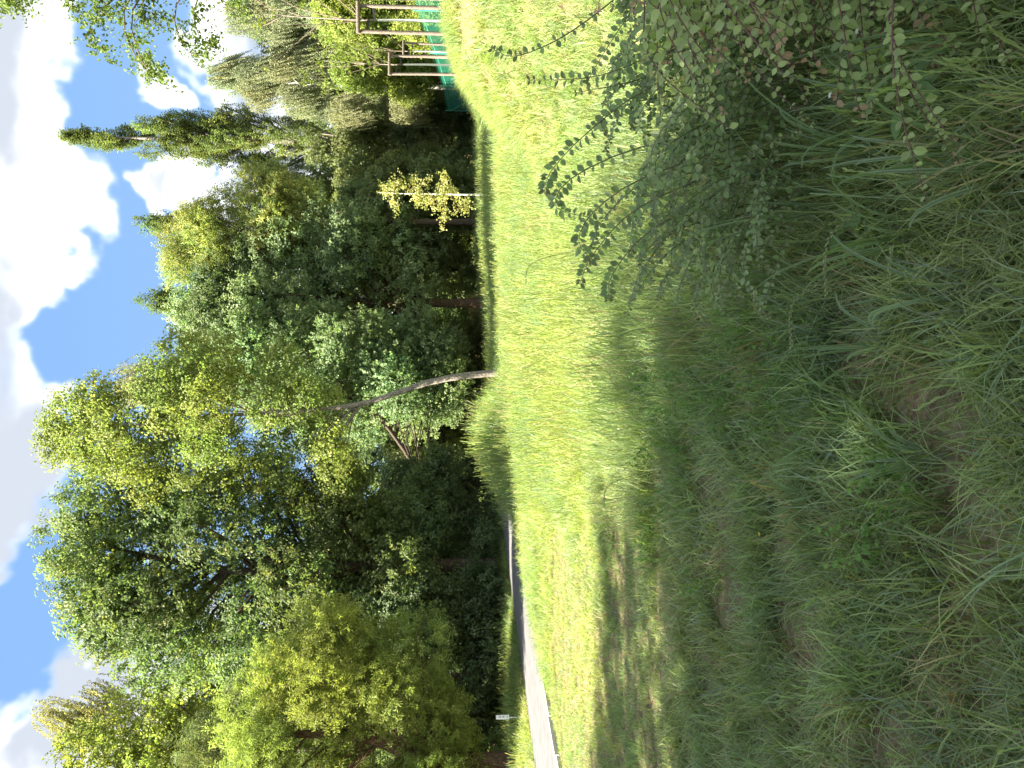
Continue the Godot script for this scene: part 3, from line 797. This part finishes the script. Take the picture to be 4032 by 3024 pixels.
# Height of the sward and how seedy it is at a place: [height, seediness, dryness]
func sward(x: float, d: float) -> Array:
	var wob := patch.get_noise_2d(x * 6.0, d * 6.0)
	var from_path := absf(x - path_x(d))
	var right_of_path := x > path_x(d)
	var h := 0.3
	var seedy := 0.0
	if not right_of_path:
		h = lerpf(0.14, 0.42, smoothstep(1.5, 3.0, from_path)) * (1.0 + 0.4 * wob)
		return [h, 0.05, 0.0]
	var q := from_crest(x, d)
	var w := bank_width(d)
	var bank := smoothstep(-1.15, -0.7, q / w + 0.12 * wob)
	# mown strip on the left, rank grass on the right
	var rank := smoothstep(-2.6, -0.6, x + 0.06 * (d - 8.0) + 1.1 * wob)
	if d < 6.0: rank = smoothstep(-1.4, 0.9, x + 1.0 * wob)
	var tall := lerpf(0.32, 0.52, smoothstep(3.0, 9.0, d))
	h = lerpf(lerpf(0.19, 0.075, smoothstep(5.0, 5.9, d + 1.2 * wob)), tall, rank)
	if d > 12.0: h = lerpf(h, lerpf(0.26, 0.5, rank), smoothstep(12.0, 16.0, d))
	var far := smoothstep(19.0, 24.0, d + 2.0 * wob) * smoothstep(1.4, 3.0, from_path)
	var strip := smoothstep(0.4, -1.2, x + 0.5 * wob) * smoothstep(34.0, 30.0, d)
	h = lerpf(h, lerpf(0.36, 1.0, strip), far * (1.0 - bank))
	seedy = maxf(far * lerpf(0.3, 0.75, strip), 0.3 * rank * smoothstep(5.0, 9.0, d)) * (1.0 - bank)
	h = lerpf(h, 0.2, bank)
	h *= lerpf(0.45, 1.0, smoothstep(1.35, 2.1, from_path))
	return [h * (1.0 + 0.3 * wob + 0.35 * patch.get_noise_2d(x * 40.0, d * 40.0)), seedy, 0.0]

func make_grass() -> void:
	rng.seed = 77
	var where := {}
	var tint := {}
	for kind in TUFT:
		where[kind] = []
		tint[kind] = []
		for k in TUFT[kind]:
			where[kind].append([])
			tint[kind].append(PackedColorArray())
	# [near, far, tufts per square metre, spread]
	for zone in [[1.2, 4.0, 300.0, 1.0], [4.0, 9.0, 190.0, 1.15], [9.0, 15.0, 110.0, 1.5], [15.0, 24.0, 62.0, 2.0], [24.0, 36.0, 26.0, 2.8], [36.0, 58.0, 11.0, 4.0]]:
		var half0: float = 0.56 * zone[0] + 1.0
		var half1: float = 0.56 * zone[1] + 1.0
		var n := int((half0 + half1) * (zone[1] - zone[0]) * zone[2])
		for i in n:
			var d := r(zone[0], zone[1])
			var half := 0.56 * d + 1.0
			if rng.randf() > half / half1: continue
			var x := r(-half, half)
			var from_path := absf(x - path_x(d))
			if from_path < 1.46: continue
			var sw := sward(x, d)
			# a worn strip of bare earth along the top of the bank
			if d > 9.0 and d < 19.0 and absf(from_crest(x, d) + 0.62) < 0.2 + 0.15 * patch.get_noise_2d(x * 20.0, d * 20.0) and rng.randf() < 0.85: continue
			# bare earth between the tufts of the trodden corner
			if d < 5.5 and x < 0.6:
				var bare := patch.get_noise_2d(x * 34.0 + 500.0, d * 34.0)
				if bare > 0.16 + 0.25 * smoothstep(-0.6, 0.6, x) + 0.2 * smoothstep(3.8, 5.5, d) and rng.randf() < 0.88: continue
			var h: float = sw[0] * r(0.65, 1.25)
			var kind := "lawn" if h < 0.11 else ("mid" if h < 0.34 else "tall")
			if rng.randf() < sw[1]: kind = "seedy"
			var k: int = rng.randi() % TUFT[kind].size()
			var spread: float = (0.055 if kind == "lawn" else 0.1 + 0.16 * h) * zone[3] * r(0.8, 1.25)
			if kind == "tall" or kind == "seedy": spread = (0.12 + 0.14 * h) * lerpf(1.0, zone[3], 0.6) * r(0.8, 1.2)
			var b := Basis(Vector3.UP, r(0, TAU)).scaled_local(Vector3(spread, h, spread))
			b = Basis(Vector3(r(-1, 1), 0, r(-1, 1)).normalized(), r(0, 0.42)) * b
			where[kind][k].append(Transform3D(b, on_ground(x, d, -0.01)))
			var u := patch.get_noise_2d(x * 9.0 + 90.0, d * 9.0)
			var u2 := patch.get_noise_2d(x * 30.0, d * 30.0 + 300.0)
			var c := Color(0.36, 0.43, 0.14).lerp(Color(0.26, 0.385, 0.15), clampf(0.45 + u * 1.3, 0, 1)).lerp(Color(0.42, 0.44, 0.18), clampf(u2 * 1.2, 0, 0.8))
			if d < 7.5: c = c.lerp(Color(0.3, 0.42, 0.2), 0.4)
			if rng.randf() < 0.07: c = Color(0.46, 0.4, 0.22)
			if rng.randf() < 0.1: c = Color(0.28, 0.38, 0.24)
			tint[kind][k].append(c * r(0.7, 1.25))
	var called := {"lawn": "lawn_grass", "mid": "meadow_grass", "tall": "tall_grass", "seedy": "seeding_grass"}
	var says := {"lawn": "short mown grass beside the path", "mid": "knee-high meadow grass over the bank and foreground", "tall": "tall sunlit meadow grass in the middle", "seedy": "tall grass with brownish seed heads at the back of the meadow"}
	for kind in TUFT:
		for k in TUFT[kind].size():
			meta(copies(called[kind], TUFT[kind][k], where[kind][k], tint[kind][k], self), says[kind], "grass", "", "stuff")
	# pale dry reeds catching the sun under the far trees
	var w2 := []
	var t2 := PackedColorArray()
	for i in 420:
		var x := r(0.0, 5.6)
		var d := 49.5 + r(-1.2, 1.2)
		w2.append(Transform3D(Basis(Vector3.UP, r(0, TAU)).scaled_local(Vector3(0.35, r(0.9, 1.6), 0.35)), on_ground(x, d)))
		t2.append(Color(0.5, 0.4, 0.26) * r(0.8, 1.15))
	meta(copies("dry_reeds", TUFT.tall[0], w2, t2, self), "pale dry reeds in a sunny gap under the oak", "reeds", "", "stuff")

# ---------------------------------------------------------------- foreground plants

func make_shrub() -> void:
	rng.seed = 88
	var at := on_ground(1.7, 3.3)
	var o := thing("snowberry_shrub", at, "straggling shrub with arching twigs and small oval leaves at the right", "shrub")
	var stems := []   # each: control points in world space, leaf size, reddish, leafiness
	var W := func(x: float, y: float, d: float) -> Vector3: return Vector3(x, y, -d)
	# twigs that stand out against the sunny meadow
	stems.append([[W.call(1.55, 0.1, 3.3), W.call(1.5, 0.55, 3.3), W.call(1.34, 0.95, 3.3), W.call(1.31, 1.27, 3.3)], 0.036, 0])
	stems.append([[W.call(1.38, 0.62, 3.3), W.call(1.3, 0.85, 3.28), W.call(1.24, 1.08, 3.25)], 0.03, 0])
	stems.append([[W.call(2.0, 0.45, 3.3), W.call(1.75, 0.72, 3.3), W.call(1.5, 0.9, 3.3), W.call(1.3, 1.02, 3.3)], 0.032, 0])
	stems.append([[W.call(1.5, 0.2, 3.3), W.call(1.3, 0.72, 3.3), W.call(1.1, 1.0, 3.3), W.call(0.92, 1.17, 3.3), W.call(0.82, 1.2, 3.3)], 0.038, 0])
	stems.append([[W.call(1.1, 0.3, 3.2), W.call(1.0, 0.8, 3.2), W.call(0.86, 1.1, 3.2), W.call(0.74, 1.16, 3.2), W.call(0.7, 1.02, 3.2)], 0.034, 0])
	stems.append([[W.call(1.0, 0.35, 3.1), W.call(0.85, 0.8, 3.1), W.call(0.7, 1.02, 3.1), W.call(0.58, 1.08, 3.1), W.call(0.5, 1.02, 3.1)], 0.034, 0])
	stems.append([[W.call(0.95, 0.35, 3.2), W.call(0.75, 0.8, 3.2), W.call(0.55, 1.0, 3.2), W.call(0.42, 1.06, 3.2)], 0.036, 0])
	stems.append([[W.call(0.9, 0.3, 3.3), W.call(0.68, 0.72, 3.3), W.call(0.48, 0.9, 3.3), W.call(0.36, 0.92, 3.3)], 0.033, 0])
	stems.append([[W.call(1.9, 0.7, 3.5), W.call(1.62, 1.05, 3.5), W.call(1.5, 1.3, 3.5), W.call(1.53, 1.42, 3.5)], 0.03, 0])
	# many more twigs through the mass of the shrub
	for i in 210:
		var bx := r(0.75, 2.7)
		var bd := r(2.9, 3.9)
		var y0 := ground(bx, bd)
		var a := r(-0.5, 0.5) + PI
		var reach := r(0.2, 0.65)
		var hh := y0 + r(0.35, 0.88) * (0.8 if bx < 1.1 else 1.05)
		var e := W.call(bx + cos(a) * reach, hh + r(-0.12, 0.1), bd + sin(a) * reach)
		stems.append([[W.call(bx, y0, bd), W.call(bx + cos(a) * reach * 0.2, y0 + (hh - y0) * 0.7, bd), W.call(bx + cos(a) * reach * 0.65, hh, bd + sin(a) * reach * 0.6), e], r(0.025, 0.037), 0])
	# reddish shoots that reach in from the right
	for i in 100:
		var y := r(0.05, 1.0)
		var d := r(1.9, 2.9)
		var x0 := 0.5 * d + r(0.15, 0.5)
		var long := r(0.22, 0.66)
		stems.append([[W.call(x0 + 0.25, y - 0.08, d), W.call(x0, y + 0.03, d), W.call(x0 - long * 0.5, y + 0.03, d + r(-0.1, 0.1)), W.call(x0 - long, y + r(-0.2, 0.08), d + r(-0.2, 0.2))], r(0.026, 0.04), 1])
	var leaves := []
	for sdef in stems:
		var line := curve(sdef[0], 12)
		var rad := []
		for k in line.size(): rad.append(lerpf(0.0042, 0.0012, float(k) / (line.size() - 1)))
		var loc := []
		for p in line: loc.append(p - at)
		var s := st()
		tube(s, loc, rad, 5)
		part("stem", done(s), M.red_twig if sdef[2] else M.green_twig, o)
		var length := 0.0
		for k in line.size() - 1: length += line[k].distance_to(line[k + 1])
		var featured := stems.find(sdef) < 9
		var blush: bool = sdef[2] and rng.randf() < 0.3
		var n := int(length / (0.046 if featured else (0.04 if sdef[2] else 0.033)))
		for i in n:
			var t := lerpf(0.22, 1.0, (i + 0.5) / n)
			var j := mini(int(t * 12), 11)
			var p: Vector3 = loc[j].lerp(loc[j + 1], t * 12 - j)
			var ax: Vector3 = (loc[j + 1] - loc[j]).normalized()
			var side := ax.cross(Vector3(r(-0.4, 0.4), 1, r(-0.4, 0.4))).normalized()
			if featured: side = ax.cross(Vector3(r(-0.3, 0.3), 0.3, 1)).normalized()
			elif i % 2: side = side.cross(ax).lerp(side, r(0.2, 0.7)).normalized()
			for e in [-1.0, 1.0]:
				if rng.randf() < 0.08: continue
				var dir: Vector3 = (side * e + ax * r(0.2, 0.7) + Vector3(0, r(-0.35, 0.25), 0)).normalized()
				var sz: float = sdef[1] * r(0.7, 1.2) * (1.0 if t < 0.85 else 0.7)
				var up := Vector3(r(-0.5, 0.5), 0.7, r(0.0, 1.1))
				var x := dir.cross(up).normalized()
				var b := Basis(x, dir, x.cross(dir)).scaled_local(Vector3.ONE * sz)
				var c := Color(0.22, 0.31, 0.13) * r(0.7, 1.25)
				if sdef[2]:
					c = Color(0.34, 0.43, 0.16) * r(0.7, 1.2)
					if t > 0.93 and blush: c = Color(0.4, 0.27, 0.16) * r(0.85, 1.15)
				elif t > 0.9: c = Color(0.17, 0.2, 0.07)
				leaves.append([Transform3D(b, p), c, sz + (0.02 if sdef[2] else 0.0) + (0.03 if featured else 0.0)])
	leaves.sort_custom(func(a, b): return a[2] > b[2])
	var shades := {}
	for i in mini(300, leaves.size()):
		var l: Array = leaves[i]
		var key := "%d_%d_%d" % [int(l[1].r * 25), int(l[1].g * 25), i % 3]
		if not shades.has(key):
			shades[key] = oval_leaf(0.62 + 0.06 * (i % 3), l[1])
		part("leaf", shades[key], null, o, l[0])
	var where := []
	var tint := PackedColorArray()
	for i in range(300, leaves.size()):
		where.append(leaves[i][0])
		tint.append(leaves[i][1])
	meta(copies("foliage", oval_leaf(0.68, Color.WHITE), where, tint, o), "", "", "", "stuff")

func blade(s: SurfaceTool, pts: Array, width: float, col: Color) -> void:
	for i in pts.size() - 1:
		var t0 := float(i) / (pts.size() - 1)
		var t1 := float(i + 1) / (pts.size() - 1)
		var w0 := width * minf(1.0, 0.45 + t0 * 3.0) * (1.0 - pow(t0, 3.0))
		var w1 := width * minf(1.0, 0.45 + t1 * 3.0) * (1.0 - pow(t1, 3.0))
		var dir: Vector3 = (pts[i + 1] - pts[i]).normalized()
		var side := dir.cross(Vector3(0.25, 0.1, 1)).normalized()
		var dip := side.cross(dir) * 0.3
		for e in [-1.0, 1.0]:
			quad(s, pts[i], pts[i] + (side * e + dip) * w0, pts[i + 1] + (side * e + dip) * w1, pts[i + 1], col)

func make_plants() -> void:
	rng.seed = 99
	# clumps of broad-bladed grass in the foreground
	var clumps := [[0.85, 2.75, 0.55, 8, "pale broad-bladed grass clump in front of the shrub"], [0.6, 2.05, 0.35, 9, "low broad-bladed grass clump at the bottom edge"], [1.2, 2.6, 0.6, 9, "tall broad-bladed grass clump among the reddish shoots"], [0.15, 2.65, 0.4, 7, "loose broad-bladed grass clump right of the bare earth"], [0.72, 3.0, 0.62, 9, "broad-bladed grass clump with pale upright blades below the shrub"], [0.52, 2.6, 0.5, 8, "broad-bladed grass clump left of the shrub in the foreground"], [0.95, 2.5, 0.5, 9, "broad-bladed grass clump under the reddish shoots"], [0.3, 2.35, 0.36, 7, "low broad-bladed grass clump near the bottom right"], [1.05, 2.15, 0.45, 9, "broad-bladed grass clump in the bottom right corner"], [0.7, 2.2, 0.4, 8, "arching broad-bladed grass clump at the bottom of the picture"], [-0.25, 2.5, 0.24, 10, "dark green spiky grass tuft at the bottom middle"], [-0.5, 3.3, 0.24, 9, "spiky grass tuft in the trodden grass at the left"], [0.5, 3.5, 0.5, 7, "tall broad-bladed grass clump just left of the shrub"]]
	for c in clumps:
		var at := on_ground(c[0], c[1], -0.02)
		var o := thing("grass_clump", at, c[4], "grass clump", "broad-bladed grass clumps")
		for i in c[3]:
			var a := r(0, TAU)
			var out := Vector3(cos(a), 0, sin(a))
			var h: float = c[2] * r(0.6, 1.1)
			var reach := h * r(0.15, 0.7)
			var root := out * r(0.0, 0.05)
			var s := st()
			s.set_smooth_group(0)
			var col := Color(0.2, 0.3, 0.13).lerp(Color(0.3, 0.4, 0.29), rng.randf()) * r(0.85, 1.2)
			blade(s, curve([root, root + Vector3(0, h * 0.5, 0) + out * reach * 0.2, root + Vector3(0, h * 0.9, 0) + out * reach * 0.6, root + Vector3(0, h * r(0.92, 1.12), 0) + out * reach], 9), r(0.0035, 0.008), col)
			part("blade", done(s), M.grass, o)
	# single stalks with flattened ears
	var ears := [[0.42, 2.45, 0.55, -0.3, "bent couch-grass ear at the bottom of the picture"], [0.62, 2.3, 0.5, -0.35, "long couch-grass ear arching over the grass at the bottom right"], [0.2, 2.9, 0.5, 0.15, "couch-grass ear standing before the shade edge"], [0.05, 3.6, 0.62, -0.2, "pale couch-grass ear left of the shrub"], [-0.1, 4.6, 0.7, 0.2, "couch-grass ear against the sunny grass in the middle"], [0.35, 4.2, 0.75, -0.15, "couch-grass ear rising beside the drooping twigs"], [-0.55, 5.0, 0.65, -0.25, "dark couch-grass ear crossing the edge of the shade"], [-0.9, 4.2, 0.45, 0.2, "couch-grass ear leaning over the mown grass"], [1.0, 5.4, 1.15, -0.3, "tall drooping straw-coloured ear above the meadow"], [1.3, 5.8, 1.15, 0.25, "second tall straw-coloured ear above the meadow"], [0.15, 2.2, 0.35, 0.25, "short couch-grass ear at the very bottom"]]
	for e in ears:
		var o := thing("grass_ear", on_ground(e[0], e[1], -0.02), e[4], "grass stalk", "single grass ears")
		var line := curve([Vector3.ZERO, Vector3(e[3] * 0.1, e[2] * 0.5, 0.02), Vector3(e[3] * 0.45, e[2] * 0.92, 0.0), Vector3(e[3] * 1.0, e[2] * 0.98, 0.03)], 14)
		var s := st()
		var rad := []
		for k in line.size(): rad.append(lerpf(0.002, 0.0011, float(k) / 14.0))
		tube(s, line, rad, 4)
		part("stalk", done(s), M.green_twig, o)
		var s2 := st()
		s2.set_smooth_group(-1)
		for k in 24:
			var t := 0.55 + 0.45 * k / 24.0
			var j := mini(int(t * 14), 13)
			var p: Vector3 = line[j].lerp(line[j + 1], t * 14 - j)
			var ax: Vector3 = (line[j + 1] - line[j]).normalized()
			var sd := ax.cross(Vector3(0.2, 0, 1)).normalized() * (1 if k % 2 else -1)
			add_leaf(s2, p, ax * 1.0 + sd * 0.35, Vector3(0, 0.2, 1), 0.017, 0.0045, Color(0.34, 0.4, 0.2) * r(0.8, 1.2))
		part("ear", done(s2), M.grass, o)
	# a dock plant with big leaves in the shrub, and a few others
	var docks := [[1.28, 3.12, 0.52, "large dark dock leaves inside the shrub"], [0.55, 2.85, 0.12, "dock with broad leaves low in the grass below the shrub"], [0.9, 2.3, 0.2, "jagged broad-leaved weed among the reddish shoots"]]
	for c in docks:
		var o := thing("dock_plant", on_ground(c[0], c[1]), c[3], "plant", "broad-leaved weeds")
		for i in 5:
			var a := r(0, TAU)
			var out := Vector3(cos(a), 0.3, sin(a)).normalized()
			var s := st()
			tube(s, [Vector3.ZERO, Vector3(out.x * 0.02, c[2] * 0.7, out.z * 0.02), Vector3(out.x * 0.05, c[2], out.z * 0.05)], [0.004, 0.003, 0.002], 5)
			part("stem", done(s), M.green_twig, o)
			var s2 := st()
			s2.set_smooth_group(-1)
			var from := Vector3(out.x * 0.05, c[2], out.z * 0.05)
			var long := r(0.08, 0.13)
			var side := out.cross(Vector3(r(-0.3, 0.3), 1, r(0.0, 0.6))).normalized()
			var rise := side.cross(out).normalized()
			var rim := [0.0, 0.55, 0.9, 1.0, 0.9, 0.66, 0.38, 0.0]
			var tone := Color(0.14, 0.25, 0.07) * r(0.85, 1.2)
			for k in 7:
				for e2 in [-1.0, 1.0]:
					var f0 := k / 7.0
					var f1 := (k + 1) / 7.0
					var m0: Vector3 = from + out * long * f0 - rise * long * 0.35 * f0 * f0
					var m1: Vector3 = from + out * long * f1 - rise * long * 0.35 * f1 * f1
					var w0: float = rim[k] * long * 0.3 * r(0.9, 1.1)
					var w1: float = rim[k + 1] * long * 0.3
					quad(s2, m0, m0 + (side * e2 + rise * 0.3) * w0, m1 + (side * e2 + rise * 0.3) * w1, m1, tone * r(0.92, 1.08))
			part("leaf", done(s2), M.grass, o)
	# clover and other low leaves among the grass
	var where := []
	var tint := PackedColorArray()
	for i in 900:
		var d := r(2.4, 6.0)
		var x := r(-0.3, 0.25) * d + 0.1
		if patch.get_noise_2d(x * 20.0 + 900.0, d * 20.0) < 0.05: continue
		where.append(Transform3D(upright(Vector3(r(-0.4, 0.4), 1, r(-0.4, 0.4)), r(0, TAU)).scaled_local(Vector3.ONE * r(0.07, 0.12)), on_ground(x, d, r(0.05, 0.2))))
		tint.append(Color(0.15, 0.27, 0.065) * r(0.85, 1.2))
	meta(copies("clover", LEAF.aspen[0], where, tint, self), "low clover leaves among the foreground grass", "clover", "", "stuff")
	# flowers and fallen leaves
	var blooms := [[-0.72, 3.55, 0.16, Color(0.8, 0.62, 0.03), "single small yellow flower in the grass at the left"], [0.78, 3.1, 0.42, Color(0.8, 0.8, 0.78), "small white flower below the shrub"], [0.9, 2.35, 0.42, Color(0.8, 0.8, 0.78), "small white flower among the weeds at the bottom right"], [1.08, 2.3, 0.36, Color(0.8, 0.8, 0.78), "small white flower in the bottom right corner"], [-4.6, 9.3, 0.12, Color(0.8, 0.8, 0.78), "white daisy in the sunny mown strip"]]
	for c in blooms:
		var o := thing("wild_flower", on_ground(c[0], c[1]), c[4], "flower")
		var s := st()
		tube(s, [Vector3.ZERO, Vector3(0.01, c[2], 0)], [0.0015, 0.001], 4)
		part("stem", done(s), M.green_twig, o)
		var s2 := st()
		s2.set_smooth_group(-1)
		for k in 5:
			var a := TAU * k / 5
			add_leaf(s2, Vector3(0.01, c[2], 0), Vector3(cos(a), 0.35, sin(a)), Vector3.UP, 0.012, 0.011, c[3], true)
		part("petals", done(s2), M.grass, o)
	var litter := [[-0.18, 3.4, "brown fallen leaf in the grass at the bottom middle"], [-0.6, 2.55, "brown leaf on the bare earth at the lower left"], [-0.95, 2.3, "curled tan leaf in the bottom left corner"], [0.05, 4.1, "orange-brown dead leaf in the shaded grass"]]
	for c in litter:
		var o := thing("fallen_leaf", on_ground(c[0], c[1], 0.05), c[2], "leaf")
		var s := st()
		s.set_smooth_group(-1)
		add_leaf(s, Vector3.ZERO, Vector3(r(-1, 1), 0.1, r(-1, 1)), Vector3(0.2, 1, 0.2), 0.06, 0.03, Color(0.34, 0.16, 0.06), true)
		part("blade", done(s), M.grass, o)

# ---------------------------------------------------------------- sky

func cloud_bias(az: float, el: float) -> Vector2:
	# how cloudy the sky is towards a bearing and height, both in degrees
	var b := 0.16
	var near := smoothstep(62.0, 38.0, absf(az)) * smoothstep(62.0, 42.0, el)
	if near <= 0.0: return Vector2(b, 0)
	# a long sheet of cloud overhead, its lower edge sloping, ending left of the middle
	var edge := lerpf(27.2, 23.6, smoothstep(-4.0, 20.0, az)) + 0.8 * sin(az * 0.35)
	var sheet := smoothstep(-1.3, 2.2, el - edge) * smoothstep(-15.2, -12.0, az + 0.5 * (el - 28.0))
	# a big heap of cloud low on the left
	var heap := smoothstep(-1.0, 2.0, (31.5 - 0.62 * (az + 26.0)) - el - 2.0) * smoothstep(-15.5, -17.5, az)
	# a smaller heap right of the middle and wisps beside it
	var small := 1.0 - smoothstep(0.55, 1.05, Vector2((az - 14.6) / 2.9, (el - 19.4) / 2.7).length())
	small = maxf(small, 1.0 - smoothstep(0.5, 1.1, Vector2((az - 20.4) / 2.2, (el - 19.4) / 2.0).length()))
	var low := smoothstep(18.4, 16.6, el) * smoothstep(1.0, 5.0, az)
	var c := maxf(maxf(sheet, heap), maxf(small, low * 0.8))
	return Vector2(lerpf(b, lerpf(-0.36, 0.5, c), near), near)

func make_sky() -> PanoramaSkyMaterial:
	var n := FastNoiseLite.new()
	n.noise_type = FastNoiseLite.TYPE_SIMPLEX_SMOOTH
	n.fractal_octaves = 5
	n.frequency = 1.0
	n.seed = 12
	var w := 2304
	var h := 1152
	var im := Image.create(w, h, false, Image.FORMAT_RGBF)
	im.fill(Color(0.13, 0.15, 0.17))
	for j in h / 2 + 2:
		var el := PI / 2 - (j + 0.5) / h * PI
		var se := maxf(sin(el), 0.0)
		var ce := cos(el)
		var haze := pow(1.0 - se, 2.6)
		var blue := Color(0.036, 0.071, 0.138).lerp(Color(0.066, 0.101, 0.14), haze)
		for i in w:
			var az := wrapf((i + 0.5) / w * TAU, -PI, PI)
			var k := 1.0 / (se + 0.16)
			var px := sin(az) * ce * k
			var pz := -cos(az) * ce * k
			var f := n.get_noise_3d(px * 1.6, pz * 1.6, 3.0) * 0.75 + n.get_noise_3d(sin(az) * ce * 7.0, se * 9.0, cos(az) * ce * 7.0) * 0.5
			var wx := 0.0
			var wy := 0.0
			if absf(az) < 1.1:
				wx = n.get_noise_3d(sin(az) * ce * 9.0, se * 9.0, 20.0) * 3.4 + n.get_noise_3d(sin(az) * ce * 22.0, se * 22.0, 40.0) * 1.3
				wy = n.get_noise_3d(sin(az) * ce * 9.0, se * 9.0, 60.0) * 2.4 + n.get_noise_3d(sin(az) * ce * 22.0, se * 22.0, 80.0) * 1.2
			var cb := cloud_bias(rad_to_deg(az) + wx, rad_to_deg(el) + wy)
			var fine := n.get_noise_3d(sin(az) * ce * 26.0, se * 34.0, cos(az) * ce * 26.0)
			var dens := f * lerpf(0.62, 0.5, cb.y) + cb.x + fine * 0.14
			var a := smoothstep(-0.14, 0.4, dens)
			if a <= 0.0:
				im.set_pixel(i, j, blue)
				continue
			var thick := smoothstep(0.05, 0.62, dens + 0.75 * n.get_noise_3d(px * 0.9, pz * 2.4, 11.0))
			var white := Color(0.3, 0.3, 0.3).lerp(Color(0.104, 0.112, 0.126), thick)
			im.set_pixel(i, j, blue.lerp(white, a * 0.97))
	var m := PanoramaSkyMaterial.new()
	m.panorama = ImageTexture.create_from_image(im)
	return m

func _ready() -> void:
	rng.seed = 1
	noise.noise_type = FastNoiseLite.TYPE_SIMPLEX_SMOOTH
	noise.frequency = 0.03
	noise.seed = 5
	patch.noise_type = FastNoiseLite.TYPE_SIMPLEX_SMOOTH
	patch.frequency = 0.03
	patch.fractal_octaves = 3
	patch.seed = 9
	# camera: a phone held on its side, so the world's up is the picture's left
	var cam := Camera3D.new()
	cam.name = "camera"
	cam.fov = 53.13
	cam.near = 0.05
	cam.far = 600.0
	add_child(cam)
	var pitch := deg_to_rad(3.65)
	var ahead := Vector3(0, -sin(pitch), -cos(pitch))
	var above := Vector3(0, cos(pitch), -sin(pitch))
	cam.transform = Transform3D(Basis(-above, Vector3.RIGHT, -ahead), Vector3(0, 1.55, 0))
	# sky, sun, exposure
	var env := Environment.new()
	env.background_mode = Environment.BG_SKY
	env.sky = Sky.new()
	env.sky.sky_material = make_sky()
	env.tonemap_mode = Environment.TONE_MAPPER_LINEAR
	env.tonemap_exposure = EXPOSURE
	env.sdfgi_enabled = true
	env.ssao_enabled = true
	env.ssil_enabled = true
	var we := WorldEnvironment.new()
	we.name = "world"
	we.environment = env
	add_child(we)
	var sun := DirectionalLight3D.new()
	sun.name = "sun"
	sun.light_energy = 1.6
	sun.light_color = Color(1.0, 0.955, 0.87)
	sun.light_angular_distance = 0.7
	sun.shadow_enabled = true
	add_child(sun)
	var e := deg_to_rad(SUN_HEIGHT)
	var bearing := deg_to_rad(-14.0)
	sun.look_at_from_position(Vector3.ZERO, -Vector3(-cos(e) * cos(bearing), sin(e), -cos(e) * sin(bearing)), Vector3.UP)
	make_materials()
	make_leaves()
	make_ground()
	make_trees()
	make_young_trees()
	make_fence()
	make_sign()
	make_grass()
	make_shrub()
	make_plants()
